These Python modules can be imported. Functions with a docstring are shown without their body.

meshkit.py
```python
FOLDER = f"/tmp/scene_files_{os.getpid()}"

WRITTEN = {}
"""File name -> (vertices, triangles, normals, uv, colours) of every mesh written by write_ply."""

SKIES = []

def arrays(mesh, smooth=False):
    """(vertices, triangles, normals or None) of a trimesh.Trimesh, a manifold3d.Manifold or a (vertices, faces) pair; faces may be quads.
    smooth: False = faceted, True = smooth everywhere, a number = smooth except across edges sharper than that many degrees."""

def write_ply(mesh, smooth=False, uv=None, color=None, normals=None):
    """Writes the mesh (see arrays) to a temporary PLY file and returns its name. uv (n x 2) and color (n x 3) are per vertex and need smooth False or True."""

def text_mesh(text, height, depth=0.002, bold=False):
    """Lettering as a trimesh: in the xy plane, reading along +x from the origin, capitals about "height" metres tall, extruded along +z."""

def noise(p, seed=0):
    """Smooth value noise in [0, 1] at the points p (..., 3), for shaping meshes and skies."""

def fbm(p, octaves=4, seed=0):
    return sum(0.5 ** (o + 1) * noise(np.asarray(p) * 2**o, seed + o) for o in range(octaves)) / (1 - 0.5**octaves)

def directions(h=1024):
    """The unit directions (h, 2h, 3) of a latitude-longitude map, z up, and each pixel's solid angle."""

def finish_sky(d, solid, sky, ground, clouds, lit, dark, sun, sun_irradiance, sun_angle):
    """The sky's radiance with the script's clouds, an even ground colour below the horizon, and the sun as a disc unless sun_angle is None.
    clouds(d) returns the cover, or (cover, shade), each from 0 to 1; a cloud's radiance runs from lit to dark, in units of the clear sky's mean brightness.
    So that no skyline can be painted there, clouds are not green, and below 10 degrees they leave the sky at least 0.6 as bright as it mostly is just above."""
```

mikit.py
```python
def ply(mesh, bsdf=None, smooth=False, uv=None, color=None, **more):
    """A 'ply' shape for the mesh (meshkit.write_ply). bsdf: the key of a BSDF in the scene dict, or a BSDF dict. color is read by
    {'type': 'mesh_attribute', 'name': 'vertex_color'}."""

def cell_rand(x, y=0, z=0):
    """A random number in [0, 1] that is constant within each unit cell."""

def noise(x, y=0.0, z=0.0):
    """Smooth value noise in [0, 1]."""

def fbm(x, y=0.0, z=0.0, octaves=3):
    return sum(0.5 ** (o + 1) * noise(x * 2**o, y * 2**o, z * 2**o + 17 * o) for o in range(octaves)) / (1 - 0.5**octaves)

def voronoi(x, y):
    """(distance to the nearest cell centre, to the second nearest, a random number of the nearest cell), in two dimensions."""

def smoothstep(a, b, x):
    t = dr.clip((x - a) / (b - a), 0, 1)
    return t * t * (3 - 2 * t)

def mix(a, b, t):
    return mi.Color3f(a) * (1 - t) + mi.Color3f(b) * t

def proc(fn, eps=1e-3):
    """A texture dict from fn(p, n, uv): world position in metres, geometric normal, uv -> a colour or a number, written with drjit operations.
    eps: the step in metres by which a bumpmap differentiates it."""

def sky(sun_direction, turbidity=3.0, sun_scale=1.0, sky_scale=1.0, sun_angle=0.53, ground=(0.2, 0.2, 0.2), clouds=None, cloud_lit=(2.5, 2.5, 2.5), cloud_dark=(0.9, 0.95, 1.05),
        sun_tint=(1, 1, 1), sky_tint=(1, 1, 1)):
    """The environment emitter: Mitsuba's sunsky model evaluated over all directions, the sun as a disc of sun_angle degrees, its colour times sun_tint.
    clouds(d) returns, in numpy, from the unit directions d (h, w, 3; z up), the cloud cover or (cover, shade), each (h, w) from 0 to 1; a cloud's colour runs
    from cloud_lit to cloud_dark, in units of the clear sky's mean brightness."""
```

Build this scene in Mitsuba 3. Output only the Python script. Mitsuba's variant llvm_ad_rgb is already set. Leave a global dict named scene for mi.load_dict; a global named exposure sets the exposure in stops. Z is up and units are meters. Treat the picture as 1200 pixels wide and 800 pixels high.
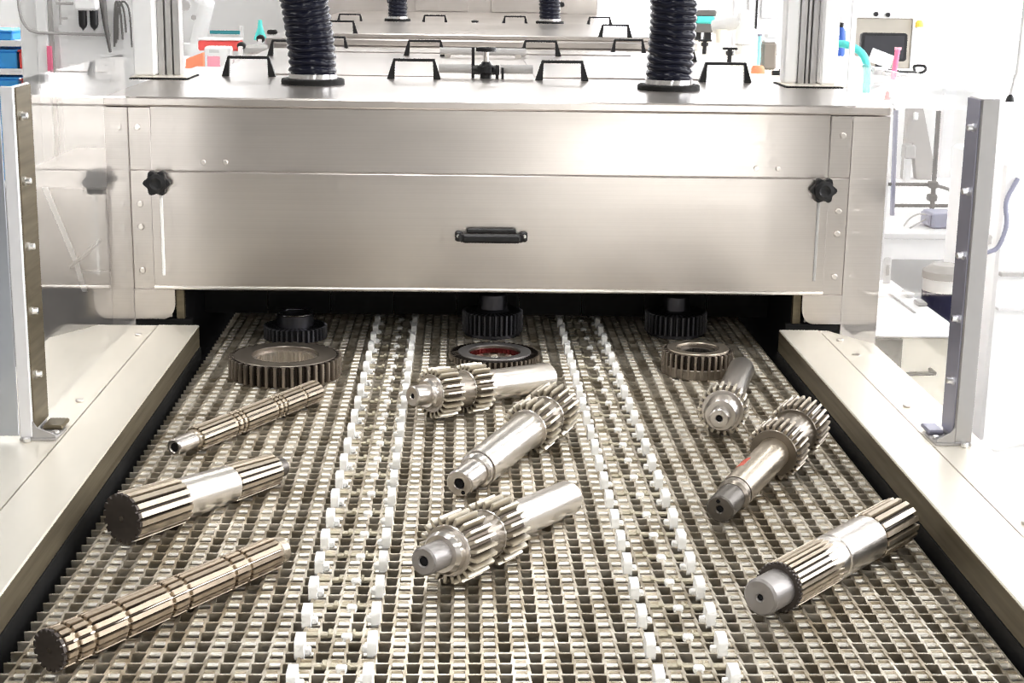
import math, random
import numpy as np, trimesh, shapely.geometry as sg
import mitsuba as mi, drjit as dr, mikit
from mikit import proc, noise, fbm, mix, smoothstep

random.seed(7)
T4 = mi.ScalarTransform4f
scene, labels = {}, {}

# ------------------------------------------------------------------ camera, light, exposure
# metres; z = 0 is the carrying plane of the belt, y runs along the belt into the machine, the hall floor lies at z = -0.95
YAW, PITCH, ROLL, FOC = 0.0348, 0.2317, 0.01574, 1844.0
_f = np.array([math.sin(YAW) * math.cos(PITCH), math.cos(YAW) * math.cos(PITCH), -math.sin(PITCH)])
_r = np.array([math.cos(YAW), -math.sin(YAW), 0.0]); _u = np.cross(_r, _f)
_up = math.cos(ROLL) * _u - math.sin(ROLL) * _r
EYE = np.array([-0.0563, 0.0, 0.6672])
scene['camera'] = {'type': 'perspective', 'fov': math.degrees(2 * math.atan(600 / FOC)), 'fov_axis': 'x', 'near_clip': 0.05, 'far_clip': 100.0,
                   'to_world': T4().look_at(origin=EYE.tolist(), target=(EYE + _f).tolist(), up=_up.tolist())}
exposure = -0.75
LAMP = 17.0            # radiance of the ceiling lamps
DAY_BACK = 7.0        # daylight in the glazing at the far end
DAY_RIGHT = 9.0
DAY_FRONT = 10.0
FLOOR = -0.95
X0, X1, Y0, Y1, CEIL = -5.0, 4.6, -7.0, 12.5, 3.4

# ------------------------------------------------------------------ materials
def rgb(*c): return {'type': 'rgb', 'value': list(c)}
def pr(name, col, rough=.5, metal=0., **kw):
    c = col if isinstance(col, dict) else rgb(*col)
    scene[name] = {'type': 'twosided', 'bsdf': {'type': 'principled', 'base_color': c, 'roughness': rough, 'metallic': metal, **kw}}
    return name

def stain(p, n, uv):
    t = fbm(p.x * 2.3 + 3, p.y * 2.3, p.z * 9.0, 3)
    s = noise(p.x * 3.0, p.y * 3.0, p.z * 900.0)
    return mix((.50, .46, .43), (.65, .61, .575), t * .75 + s * .25)
def stainr(p, n, uv):
    return .20 + .14 * fbm(p.x * 1.7, p.y * 1.7 + 5, p.z * 14.0, 3)
scene['brushed_steel'] = {'type': 'twosided', 'bsdf': {'type': 'principled', 'base_color': proc(stain), 'roughness': proc(stainr), 'metallic': .92}}
def belt_col(p, n, uv):
    t = fbm(p.x * 37.0, p.y * 37.0, p.z * 60.0, 3)
    return mix((.40, .34, .25), (.82, .76, .65), smoothstep(.25, .75, t))
scene['belt_wire'] = {'type': 'twosided', 'bsdf': {'type': 'principled', 'base_color': proc(belt_col), 'roughness': .36, 'metallic': .85}}
def work_col(p, n, uv):
    t = fbm(p.x * 55.0, p.y * 55.0, p.z * 55.0, 3)
    return mix((.50, .43, .34), (.62, .55, .46), t)
scene['machined_tan'] = {'type': 'twosided', 'bsdf': {'type': 'principled', 'base_color': proc(work_col), 'roughness': .33, 'metallic': .95}}
def rail_col(p, n, uv):
    t = fbm(p.x * 30.0, p.y * 6.0, p.z * 120.0, 4)
    return mix((.10, .08, .05), (.21, .18, .12), t)
scene['olive_metal'] = {'type': 'twosided', 'bsdf': {'type': 'principled', 'base_color': proc(rail_col), 'roughness': .42, 'metallic': .7}}

pr('rail_steel', (.78, .735, .645), .38, .55)
pr('steel', (.74, .70, .66), .26, 1.)
pr('ground_steel', (.84, .80, .75), .30, 1.)
pr('grey_face', (.36, .34, .33), .42, .8)
pr('dark_face', (.085, .072, .065), .5, .6)
pr('dark_gear', (.17, .155, .14), .38, .9)
pr('ring_steel', (.30, .265, .225), .34, .95)
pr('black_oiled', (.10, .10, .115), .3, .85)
pr('red_glint', (.20, .03, .03), .25, .8)
pr('red_mark', (.60, .12, .08), .5, .2)
pr('white_plastic', (.95, .95, .93), .5)
pr('cream_bar', (.58, .53, .40), .42, .6)
pr('black_plastic', (.012, .012, .013), .36, 0., specular=.35)
pr('rubber', (.010, .010, .010), .6, 0., specular=.2)
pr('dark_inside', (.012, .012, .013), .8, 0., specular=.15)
pr('hose_black', (.006, .007, .016), .2, 0., specular=.22)
pr('chrome', (.9, .9, .9), .12, 1.)
pr('alu', (.46, .45, .45), .38, .7)
pr('blue_steel', (.50, .53, .58), .25, .85)
pr('alu_light', (.84, .84, .87), .4, .5)
pr('alu_dark', (.30, .30, .38), .4, .6)
pr('white_paint', (.86, .86, .86), .4)
pr('cream_paint', (.80, .76, .66), .45)
pr('grey_paint', (.42, .41, .40), .5)
pr('brown_grey', (.24, .21, .185), .55)
pr('beige', (.40, .37, .32), .6)
pr('mid_grey', (.42, .40, .385), .4)
pr('light_grey', (.66, .66, .66), .5)
pr('purple_grey', (.26, .27, .36), .5)
pr('screen_dark', (.035, .035, .04), .5, 0., specular=.2)
pr('bin_navy', (.012, .012, .045), .5, 0., specular=.3)
pr('dark_grey', (.13, .125, .12), .55)
pr('charcoal', (.03, .03, .03), .6, 0., specular=.2)
pr('rod_steel', (.90, .87, .80), .34, .8)
scene['spline_metal'] = {'type': 'twosided', 'bsdf': {'type': 'principled', 'base_color': {'type': 'mesh_attribute', 'name': 'vertex_color'}, 'roughness': .38, 'metallic': .9}}
pr('teal', (.10, .70, .66), .4)
pr('teal_dark', (.03, .22, .26), .4)
pr('cyan', (.35, .80, .88), .35)
pr('blue', (.05, .36, .80), .45)
pr('navy', (.03, .10, .42), .35)
pr('red', (.80, .10, .09), .45)
pr('pink_red', (.80, .16, .28), .45)
pr('pink', (.90, .38, .48), .5)
pr('orange', (.92, .30, .16), .5)
pr('yellow', (.88, .66, .10), .45)
pr('wall_white', (.84, .84, .83), .7)
pr('floor_epoxy', (.55, .555, .56), .3)
pr('ceiling_white', (.22, .22, .21), .8)
pr('wall_grey', (.26, .25, .235), .7)
scene['plexi'] = {'type': 'thindielectric', 'int_ior': 1.42}
scene['clear_film'] = {'type': 'thindielectric', 'int_ior': 1.24}

# ------------------------------------------------------------------ mesh helpers
def box(x0, x1, y0, y1, z0, z1, b=0.0):
    x0, x1 = min(x0, x1), max(x0, x1); y0, y1 = min(y0, y1), max(y0, y1); z0, z1 = min(z0, z1), max(z0, z1)
    if b <= 0:
        m = trimesh.creation.box((x1 - x0, y1 - y0, z1 - z0)); m.apply_translation(((x0 + x1) / 2, (y0 + y1) / 2, (z0 + z1) / 2)); return m
    b = min(b, .49 * min(x1 - x0, y1 - y0, z1 - z0))
    pts = []
    for x, sx in ((x0, 1), (x1, -1)):
        for y, sy in ((y0, 1), (y1, -1)):
            for z, sz in ((z0, 1), (z1, -1)):
                pts += [(x, y + sy * b, z + sz * b), (x + sx * b, y, z + sz * b), (x + sx * b, y + sy * b, z)]
    return trimesh.convex.convex_hull(np.array(pts))
def cat(*m):
    l = []
    for x in m: l += list(x) if isinstance(x, (list, tuple)) else [x]
    return trimesh.util.concatenate(l)
def lathe(prof, n=40):
    """closed solid of revolution about z from (r, z) points; a profile that does not start and end at r = 0 closes on itself (a ring)."""
    ring = prof[0][0] > 1e-9 or prof[-1][0] > 1e-9
    a = np.arange(n) * 2 * np.pi / n
    V, idx = [], []
    for r, z in prof:
        if r < 1e-9: idx.append([len(V)]); V.append((0, 0, z))
        else:
            idx.append(list(range(len(V), len(V) + n))); V += [(r * math.cos(t), r * math.sin(t), z) for t in a]
    F = []
    seq = list(range(len(prof))) + ([0] if ring else [])
    for p, q in zip(seq[:-1], seq[1:]):
        A, B = idx[p], idx[q]
        for i in range(n):
            j = (i + 1) % n
            if len(A) == 1 and len(B) == 1: break
            if len(A) == 1: F.append((A[0], B[j], B[i]))
            elif len(B) == 1: F.append((A[i], A[j], B[0]))
            else: F += [(A[i], A[j], B[j]), (A[i], B[j], B[i])]
    m = trimesh.Trimesh(np.array(V, float), np.array(F), process=False)
    if m.volume < 0: m.invert()
    return m
def cyl(r, z0, z1, n=32, c=0.0):
    c = min(c, r * .5, abs(z1 - z0) * .4)
    return lathe([(0, z0), (r - c, z0), (r, z0 + c), (r, z1 - c), (r - c, z1), (0, z1)] if c else [(0, z0), (r, z0), (r, z1), (0, z1)], n)
def frame(axis, up=(0, 0, 1)):
    z = np.asarray(axis, float); z /= np.linalg.norm(z)
    u = np.asarray(up, float)
    if abs(u @ z) > .99: u = np.array([0, 1., 0])
    x = np.cross(u, z); x /= np.linalg.norm(x)
    M = np.eye(4); M[:3, 0], M[:3, 1], M[:3, 2] = x, np.cross(z, x), z
    return M
def at(m, o=(0, 0, 0), axis=None, up=(0, 0, 1)):
    M = np.eye(4) if axis is None else frame(axis, up)
    M[:3, 3] = o
    m = m.copy(); m.apply_transform(M); return m
def rod(p, q, r, n=12):
    p, q = np.asarray(p, float), np.asarray(q, float)
    return at(cyl(r, 0, np.linalg.norm(q - p), n), p, q - p)
def tube(pts, r, n=10, sub=6):
    """a bent round tube through the points (Catmull-Rom)."""
    P = np.asarray(pts, float); R = np.full(len(P), r) if np.isscalar(r) else np.asarray(r, float)
    if sub > 1 and len(P) > 2:
        E = np.vstack([2 * P[0] - P[1], P, 2 * P[-1] - P[-2]]); out, rr = [], []
        for i in range(len(P) - 1):
            a, b, c, d = E[i:i + 4]
            for t in np.arange(sub) / sub:
                out.append(.5 * (2 * b + (c - a) * t + (2 * a - 5 * b + 4 * c - d) * t * t + (3 * b - a - 3 * c + d) * t ** 3)); rr.append(R[i] * (1 - t) + R[i + 1] * t)
        P, R = np.vstack([out, P[-1]]), np.append(rr, R[-1])
    tan = np.gradient(P, axis=0); tan /= np.linalg.norm(tan, axis=1)[:, None]
    u = np.cross(tan[0], (0, 0, 1) if abs(tan[0][2]) < .9 else (1, 0, 0)); V = []
    for k in range(len(P)):
        u = u - tan[k] * (u @ tan[k]); u /= np.linalg.norm(u); w = np.cross(tan[k], u)
        V += [P[k] + R[k] * (math.cos(t) * u + math.sin(t) * w) for t in np.arange(n) * 2 * np.pi / n]
    F = []
    for k in range(len(P) - 1):
        for i in range(n):
            a, b = k * n + i, k * n + (i + 1) % n; F += [(a, b, b + n), (a, b + n, a + n)]
    V += [P[0], P[-1]]; c0, c1 = len(V) - 2, len(V) - 1
    for i in range(n):
        F += [(c0, (i + 1) % n, i), (c1, (len(P) - 1) * n + i, (len(P) - 1) * n + (i + 1) % n)]
    return trimesh.Trimesh(np.array(V), np.array(F), process=False)
def prism(poly, h):
    return trimesh.creation.extrude_polygon(poly if not isinstance(poly, (list, np.ndarray)) else sg.Polygon(poly), h, engine='earcut')
def toothed(n, rt, rr, land=.30, root=.36, z0=0, z1=.01, s1=1.0, ch=.0):
    """external teeth: n teeth of tip radius rt and root radius rr, from z0 to z1 (radii times s1 at z1), ends capped."""
    ring = []
    for k in range(n):
        for f, r in ((-.5 + root / 2, rr), (-land / 2, rt), (land / 2, rt), (.5 - root / 2, rr)):
            a = 2 * np.pi * (k + f) / n; ring.append((r * math.cos(a), r * math.sin(a)))
    ring = np.array(ring); m = len(ring)
    levels = [(z0, 1.0 - (ch / rt if ch else 0)), (z0 + ch, 1.0), (z1 - ch, s1), (z1, s1 - (ch / rt if ch else 0))] if ch else [(z0, 1.0), (z1, s1)]
    V = np.vstack([np.column_stack([ring * s, np.full(m, z)]) for z, s in levels] + [[[0, 0, z0], [0, 0, z1]]])
    F = []
    for l in range(len(levels) - 1):
        for i in range(m):
            a, b = l * m + i, l * m + (i + 1) % m; F += [(a, b, b + m), (a, b + m, a + m)]
    t = (len(levels) - 1) * m
    for i in range(m):
        j = (i + 1) % m; F += [(len(V) - 2, j, i), (len(V) - 1, t + i, t + j)]
    q = trimesh.Trimesh(V, np.array(F), process=False)
    q.metadata['tip'] = np.r_[np.tile(np.tile([0, 1., 1., 0], n), len(levels)), .25, .25]   # ground tips, roots painted dark as groove shade
    return q
def tooth_ring(n, rt, rr, hole, h, nin=0, rin=0):
    """a toothed ring standing on z = 0; nin > 0 gives the bore teeth too."""
    def outline(n, ro, ri):
        return [((r * math.cos(a), r * math.sin(a))) for k in range(n) for f, r in ((-.32, ri), (-.16, ro), (.16, ro), (.32, ri)) for a in (2 * np.pi * (k + f) / n,)]
    inner = outline(nin, hole, rin) if nin else [(hole * math.cos(a), hole * math.sin(a)) for a in np.arange(48) * 2 * np.pi / 48]
    q = prism(sg.Polygon(outline(n, rt, rr), [inner]), h)
    d = np.hypot(q.vertices[:, 0], q.vertices[:, 1])
    q.metadata['tip'] = np.where(d > (rt + rr) / 2, 1.0, np.where(d > rr * .97, 0.0, .6))
    return q

# ------------------------------------------------------------------ scene entries
# machined teeth: colour of the roots, darkened to paint groove shade, and of the bright tips
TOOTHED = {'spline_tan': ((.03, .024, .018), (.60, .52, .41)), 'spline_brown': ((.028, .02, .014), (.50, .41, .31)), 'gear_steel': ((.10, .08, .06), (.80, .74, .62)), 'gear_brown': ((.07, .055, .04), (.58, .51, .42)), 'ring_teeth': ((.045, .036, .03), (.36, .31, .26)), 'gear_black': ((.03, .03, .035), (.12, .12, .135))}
def key_for(k):
    if k not in scene: return k
    i = 1
    while f'{k}_{i:03d}' in scene: i += 1
    return f'{k}_{i:03d}'
def part(k, mesh, mat, smooth=False, label=None, M=None):
    """one entry; a name that is taken gets the next three-digit number."""
    k = key_for(k)
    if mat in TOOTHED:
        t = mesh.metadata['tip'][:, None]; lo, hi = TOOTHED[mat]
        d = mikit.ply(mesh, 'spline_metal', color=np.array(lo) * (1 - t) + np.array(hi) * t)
    else: d = mesh if isinstance(mesh, dict) else mikit.ply(mesh, mat, smooth=smooth)
    scene[k] = {**d, 'to_world': T4(np.asarray(M, float).tolist())} if M is not None else dict(d)
    if label: labels[k] = {'label': label}
    return k
def name(k, label, cat, group=None):
    labels[k] = {'label': label, 'category': cat}
    if group: labels[k]['group'] = group
def struct(k, mesh, mat, label=None, **kw):
    scene[k] = {**mikit.ply(mesh, mat), **kw}
    labels[k] = {'kind': 'structure', **({'label': label} if label else {})}
def shift(x=0, y=0, z=0):
    M = np.eye(4); M[:3, 3] = (x, y, z); return M

# ------------------------------------------------------------------ the hall
struct('floor', box(X0, X1, Y0, Y1, FLOOR - .1, FLOOR), 'floor_epoxy')
struct('ceiling', box(X0, X1, Y0, Y1, CEIL, CEIL + .1), 'ceiling_white')
struct('wall_back', box(X0, X1, Y1, Y1 + .15, FLOOR, CEIL), 'wall_white')
struct('wall_front', box(X0, X1, Y0 - .15, Y0, FLOOR, CEIL), 'wall_grey')
struct('wall_left', box(X0 - .15, X0, Y0, Y1, FLOOR, CEIL), 'wall_grey')
struct('wall_right', box(X1, X1 + .15, Y0, Y1, FLOOR, CEIL), 'wall_white')
def emit(mesh, L, tint=(1, 1, 1)):
    return {**mikit.ply(mesh, 'white_paint'), 'emitter': {'type': 'area', 'radiance': rgb(*[L * t for t in tint])}}
WN = 0
def window(fx, L, tint=(1, 1, 1)):
    """frosted daylit glazing with a frame; fx(u0,u1,z0,z1,d0,d1) gives a box on the wall"""
    global WN
    WN += 1
    k = f'window_{WN}'
    scene[k] = emit(fx(0, 1, 0, 1, .0, .012), L, tint); labels[k] = {'kind': 'structure'}
    w = .03
    fr = [fx(-w, 0, -w, 1 + w, .0, .05), fx(1, 1 + w, -w, 1 + w, .0, .05), fx(0, 1, -w * 1.5, 0, .0, .05), fx(0, 1, 1, 1 + w * 1.5, .0, .05), fx(.49, .51, 0, 1, .0, .04)]
    scene[k + '__frame'] = mikit.ply(cat(fr), 'light_grey')
def wall_y(x0, x1, z0, z1, y, s):
    return lambda a, b, c, d, e, f: box(x0 + (x1 - x0) * a, x0 + (x1 - x0) * b, y + s * e, y + s * f, z0 + (z1 - z0) * c, z0 + (z1 - z0) * d)
def wall_x(y0, y1, z0, z1, x, s):
    return lambda a, b, c, d, e, f: box(x + s * e, x + s * f, y0 + (y1 - y0) * a, y0 + (y1 - y0) * b, z0 + (z1 - z0) * c, z0 + (z1 - z0) * d)
for i in range(3): window(wall_y(-4.4 + 3.1 * i, -1.7 + 3.1 * i, .9, 3.0, Y1, -1), DAY_BACK, (1, 1, 1.02))
for i in range(4): window(wall_x(-.6 + 3.2 * i, 2.2 + 3.2 * i, .3, 2.9, X1, -1), DAY_RIGHT, (1, 1, 1.03))
window(wall_y(.95, 2.40, -.92, 1.1, Y0, 1), DAY_FRONT, (1, .98, .94))
for i, x in enumerate((-3.0, -.1, 2.6)):
    for j in range(5):
        y = -4.6 + 3.5 * j
        k = key_for('ceiling_lamp')
        scene[k] = mikit.ply(cat(box(x - .26, x + .26, y - 1.26, y - 1.2, CEIL - .09, CEIL), box(x - .26, x + .26, y + 1.2, y + 1.26, CEIL - .09, CEIL),
                                 box(x - .26, x - .22, y - 1.2, y + 1.2, CEIL - .09, CEIL), box(x + .22, x + .26, y - 1.2, y + 1.2, CEIL - .09, CEIL)), 'white_paint')
        scene[k + '__diffuser'] = emit(box(x - .22, x + .22, y - 1.2, y + 1.2, CEIL - .075, CEIL - .06), LAMP, (1, .985, .95))
        name(k, 'long white ceiling light box in rows above the machine', 'lamp', 'ceiling light boxes')

# ------------------------------------------------------------------ conveyor belt
B = 'conveyor_belt'
PITCH_Y, PER, HB, TB = .025, 1 / 33, .012, .0024
YB0, NROW = 1.165, 92
name(B, 'wide flat-wire metal mesh belt carrying the gears and shafts into the machine', 'conveyor belt')
pts, sl = [], .0014
L = .0350
for k in range(33):
    x = -.5 + PER * k
    pts += [(x + sl, 0), (x + PER / 2 - sl, 0), (x + PER / 2 + sl, L), (x + PER - sl, L)]
pts.append((.5 + sl - .003, 0))
strip = prism(sg.LineString(pts).buffer(TB / 2, cap_style=2, join_style=2), HB); strip.apply_translation((0, 0, -HB))
strip_ply = mikit.ply(strip, 'belt_wire')
rod_ply = mikit.ply(rod((-.497, 0, 0), (.497, 0, 0), .0036, 10), 'rod_steel', smooth=50)
for i in range(NROW):
    y = YB0 + PITCH_Y * i
    part(B + '__wire_strip', strip_ply, None, M=shift(0, y, 0))
    part(B + '__cross_rod', rod_ply, None, M=shift(0, y + L - .0049, -.0052))
# the two guide lanes: pairs of white tabs joined by a cream bar every third row
tab = cat(at(prism(sg.box(-.010, -.004, .010, .005).buffer(.006, 6), .0105), (-.00525, 0, .0), (1, 0, 0)), )
def tabmesh(s):
    body = at(prism(sg.box(-.0085, -.006, .0085, .004).buffer(.006, 5), .0095), (-.00475, 0, .0065), (1, 0, 0))
    lug = box(s * .004, s * .011, -.004, .004, -.003, .0045, .0012)
    return cat(body, lug)
# prism outline axes: after turning, outline x runs along y (towards +/-) and outline y along z
tabL, tabR = (mikit.ply(tabmesh(s), 'white_plastic', smooth=40) for s in (1, -1))
bar_ply = mikit.ply(cat(box(0, .073, -.0044, .0044, -.005, -.0002, .0008), box(.024, .029, -.006, .006, -.004, .0022, .0008), box(.049, .052, -.006, .006, -.004, .0022, .0008)), 'cream_bar')
pad_ply = mikit.ply(box(-.0055, .0055, -.005, .005, -.004, .0035, .0018), 'white_plastic')
for xa, xb in ((-.2125, -.1405), (.1385, .2115)):
    y = 1.244
    while y < 3.4:
        part(B + '__guide_tab', tabL, None, M=shift(xa, y, 0)); part(B + '__guide_tab', tabR, None, M=shift(xb, y + .004, 0))
        part(B + '__cross_bar', bar_ply, None, M=shift(xa, y - .030, 0))
        part(B + '__centre_pad', pad_ply, None, M=shift(xa + .044, y - .041, 0))
        y += 3 * PITCH_Y
for k, t in (('guide_tab', 'white plastic tab'), ('cross_bar', 'cream metal bar joining two white tabs'), ('centre_pad', 'small white pad')):
    labels[f'{B}__{k}'] = {'label': t}
part(B + '__slide_bed', cat(box(-.5, .5, 1.1, 3.45, -.09, -.07), *[box(x - .012, x + .012, 1.1, 3.45, -.07, -.0125) for x in (-.44, -.27, -.09, .09, .27, .44)]), 'dark_inside', label='black bed under the belt')

# ------------------------------------------------------------------ rails beside the belt
for s, side in ((-1, 'left'), (1, 'right')):
    R = key_for('side_rail__top_plate')[:-len('__top_plate')] if s < 0 else 'side_rail_001'
    name(R, f'{"cream-lit" if s < 0 else "bright white-lit"} steel rail with an olive inner skirt along the {side} edge of the belt', 'rail')
    yE = 2.70
    part(R + '__top_plate', box(s * .510, s * .5812, .95, yE, .051, .055, .0015), 'rail_steel')
    part(R + '__skirt', box(s * .5095, s * .5135, .95, yE - .004, .016, .0535, .0012), 'olive_metal', label='olive-brown worn inner skirt')
    part(R + '__lower_strip', box(s * .5085, s * .5165, .95, yE, -.075, .0155), 'rubber', label='black strip under the skirt')  # plain black strip between skirt and belt
    part(R + '__end_cap', box(s * .512, s * .5812, yE - .004, yE, -.06, .051), 'rail_steel')
    xo = .655 if s > 0 else .745
    out = [(.5825, .95), (xo, .95), (xo, 2.60), (xo - .06, 2.70), (.5825, 2.70)]
    op = prism([(s * a, b) for a, b in out], .0035); op.apply_translation((0, 0, .0505))
    part(R + '__outer_plate', op, 'rail_steel')
    part(R + '__web', box(s * .60, s * .62, .95, 2.69, -.30, .05), 'brushed_steel')
    for y in (2.62, 2.20, 1.70): part(R + '__screw', at(cyl(.006, 0, .004, 12, .001), (s * .60, y, .054)), 'steel', 30)
    if s > 0: part(R + '__hole_mark', at(cyl(.007, 0, .0012, 12), (.6045, 2.52, .0541)), 'steel')

# ------------------------------------------------------------------ the washing machine
W = 'washing_machine'
YF = 2.735
name(W, 'stainless steel tunnel washing machine with a wide front flap above the belt entrance', 'machine')
part(W + '__front_plate', box(-.627, .627, YF, YF + .004, .11, .3205, .001), 'brushed_steel')
_q = prism([(0, .3208), (.0055, .4292), (.0095, .4292), (.004, .3208)], 1.178); _V = np.array(_q.vertices); _q.vertices = np.column_stack([_V[:, 2] - .589, YF + _V[:, 0], _V[:, 1]]); _q.fix_normals()
part(W + '__front_fascia', _q, 'brushed_steel', label='slightly inclined upper front sheet')
for s in (-1, 1): part(W + '__front_plate', box(s * .5892, s * .627, YF, YF + .004, .3208, .429, .001), 'brushed_steel')
for s in (-1, 1):
    xo = .694 if s > 0 else .668
    part(W + '__corner_column', box(s * .6275, s * xo, YF + .0006, YF + .06, -.30, .429, .001), 'brushed_steel')
    # side plate beside the entrance with a rounded lower inner corner
    pl = [(s * .627, .0585), (s * .627, .112), (s * .556, .112), (s * .556, .088)] + [(s * (.556 + .022 * (1 - math.cos(a))), .088 - .0295 * math.sin(a)) for a in np.linspace(.15, 1.5, 7)]
    m = prism(pl, .004); V = np.array(m.vertices); m.vertices = np.column_stack([V[:, 0], YF - .004 + V[:, 2], V[:, 1]])
    m.fix_normals()
    part(W + '__side_plate', m, 'brushed_steel')
    part(W + '__jamb', box(s * .542, s * .556, YF + .006, YF + .02, .056, .115), 'olive_metal', label='olive jamb at the entrance')
    part(W + '__side_wall', box(s * (xo - .004), s * xo, YF + .06, 3.42, -.30, .429), 'brushed_steel')
    part(W + '__rear_wall', box(s * .58, s * (xo - .004), 3.416, 3.42, -.30, .429), 'brushed_steel')
    part(W + '__side_wall', box(s * .578, s * .582, 3.42, 4.45, -.30, .429), 'brushed_steel')
    part(W + '__tunnel_wall', box(s * .546, s * .566, YF + .02, 4.3, -.10, .125), 'dark_inside', label='inner wall of the tunnel, blackened for its shade')
    part(W + '__foot_shadow_strip', box(s * .53, s * .64, YF + .004, YF + .02, .045, .057), 'rubber', label='black strip painting the gap shade under the side plate')  # dark strip stands in for the shadow slit
    for z in (.395, .262, .222, .145):
        part(W + '__screw', at(cyl(.0055, 0, .0045, 12, .0012), (s * .611, YF - .0001, z), (0, -1, 0)), 'steel', 30)
    for x in (.50, .462):
        part(W + '__screw', at(cyl(.0045, 0, .004, 12, .001), (s * x, YF + .0008, .336), (0, -1, 0)), 'steel', 30)
part(W + '__top_cover', cat(box(-.668, .694, YF - .003, 3.42, .4305, .447, .003), box(-.585, .585, 3.41, 4.45, .4305, .447, .003)), 'brushed_steel')
for i in range(9): part(W + '__added_dark_strip', box(-.545 + .1212 * i, -.425 + .1212 * i, 2.980 + .002 * (i % 2), 2.9815 + .002 * (i % 2), .016, .13), 'rubber', label='added black strip darkening the tunnel' if i == 0 else None)  # black strips added to darken the tunnel behind the entrance
part(W + '__tunnel_roof', box(-.57, .57, YF + .02, 4.3, .13, .14), 'dark_inside', label='roof inside the tunnel, blackened for its shade')  # near-black tunnel panels paint the dark of the deep interior
part(W + '__tunnel_end', box(-.57, .57, 4.3, 4.31, -.2, .14), 'dark_inside', label='end of the tunnel, blackened for its shade')
for s in (-1, 1):
    for y in (2.9, 4.3):
        part(W + '__leg', box(s * .51, s * .57, y - .03, y + .03, FLOOR, -.3, .004), 'brushed_steel')
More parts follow.
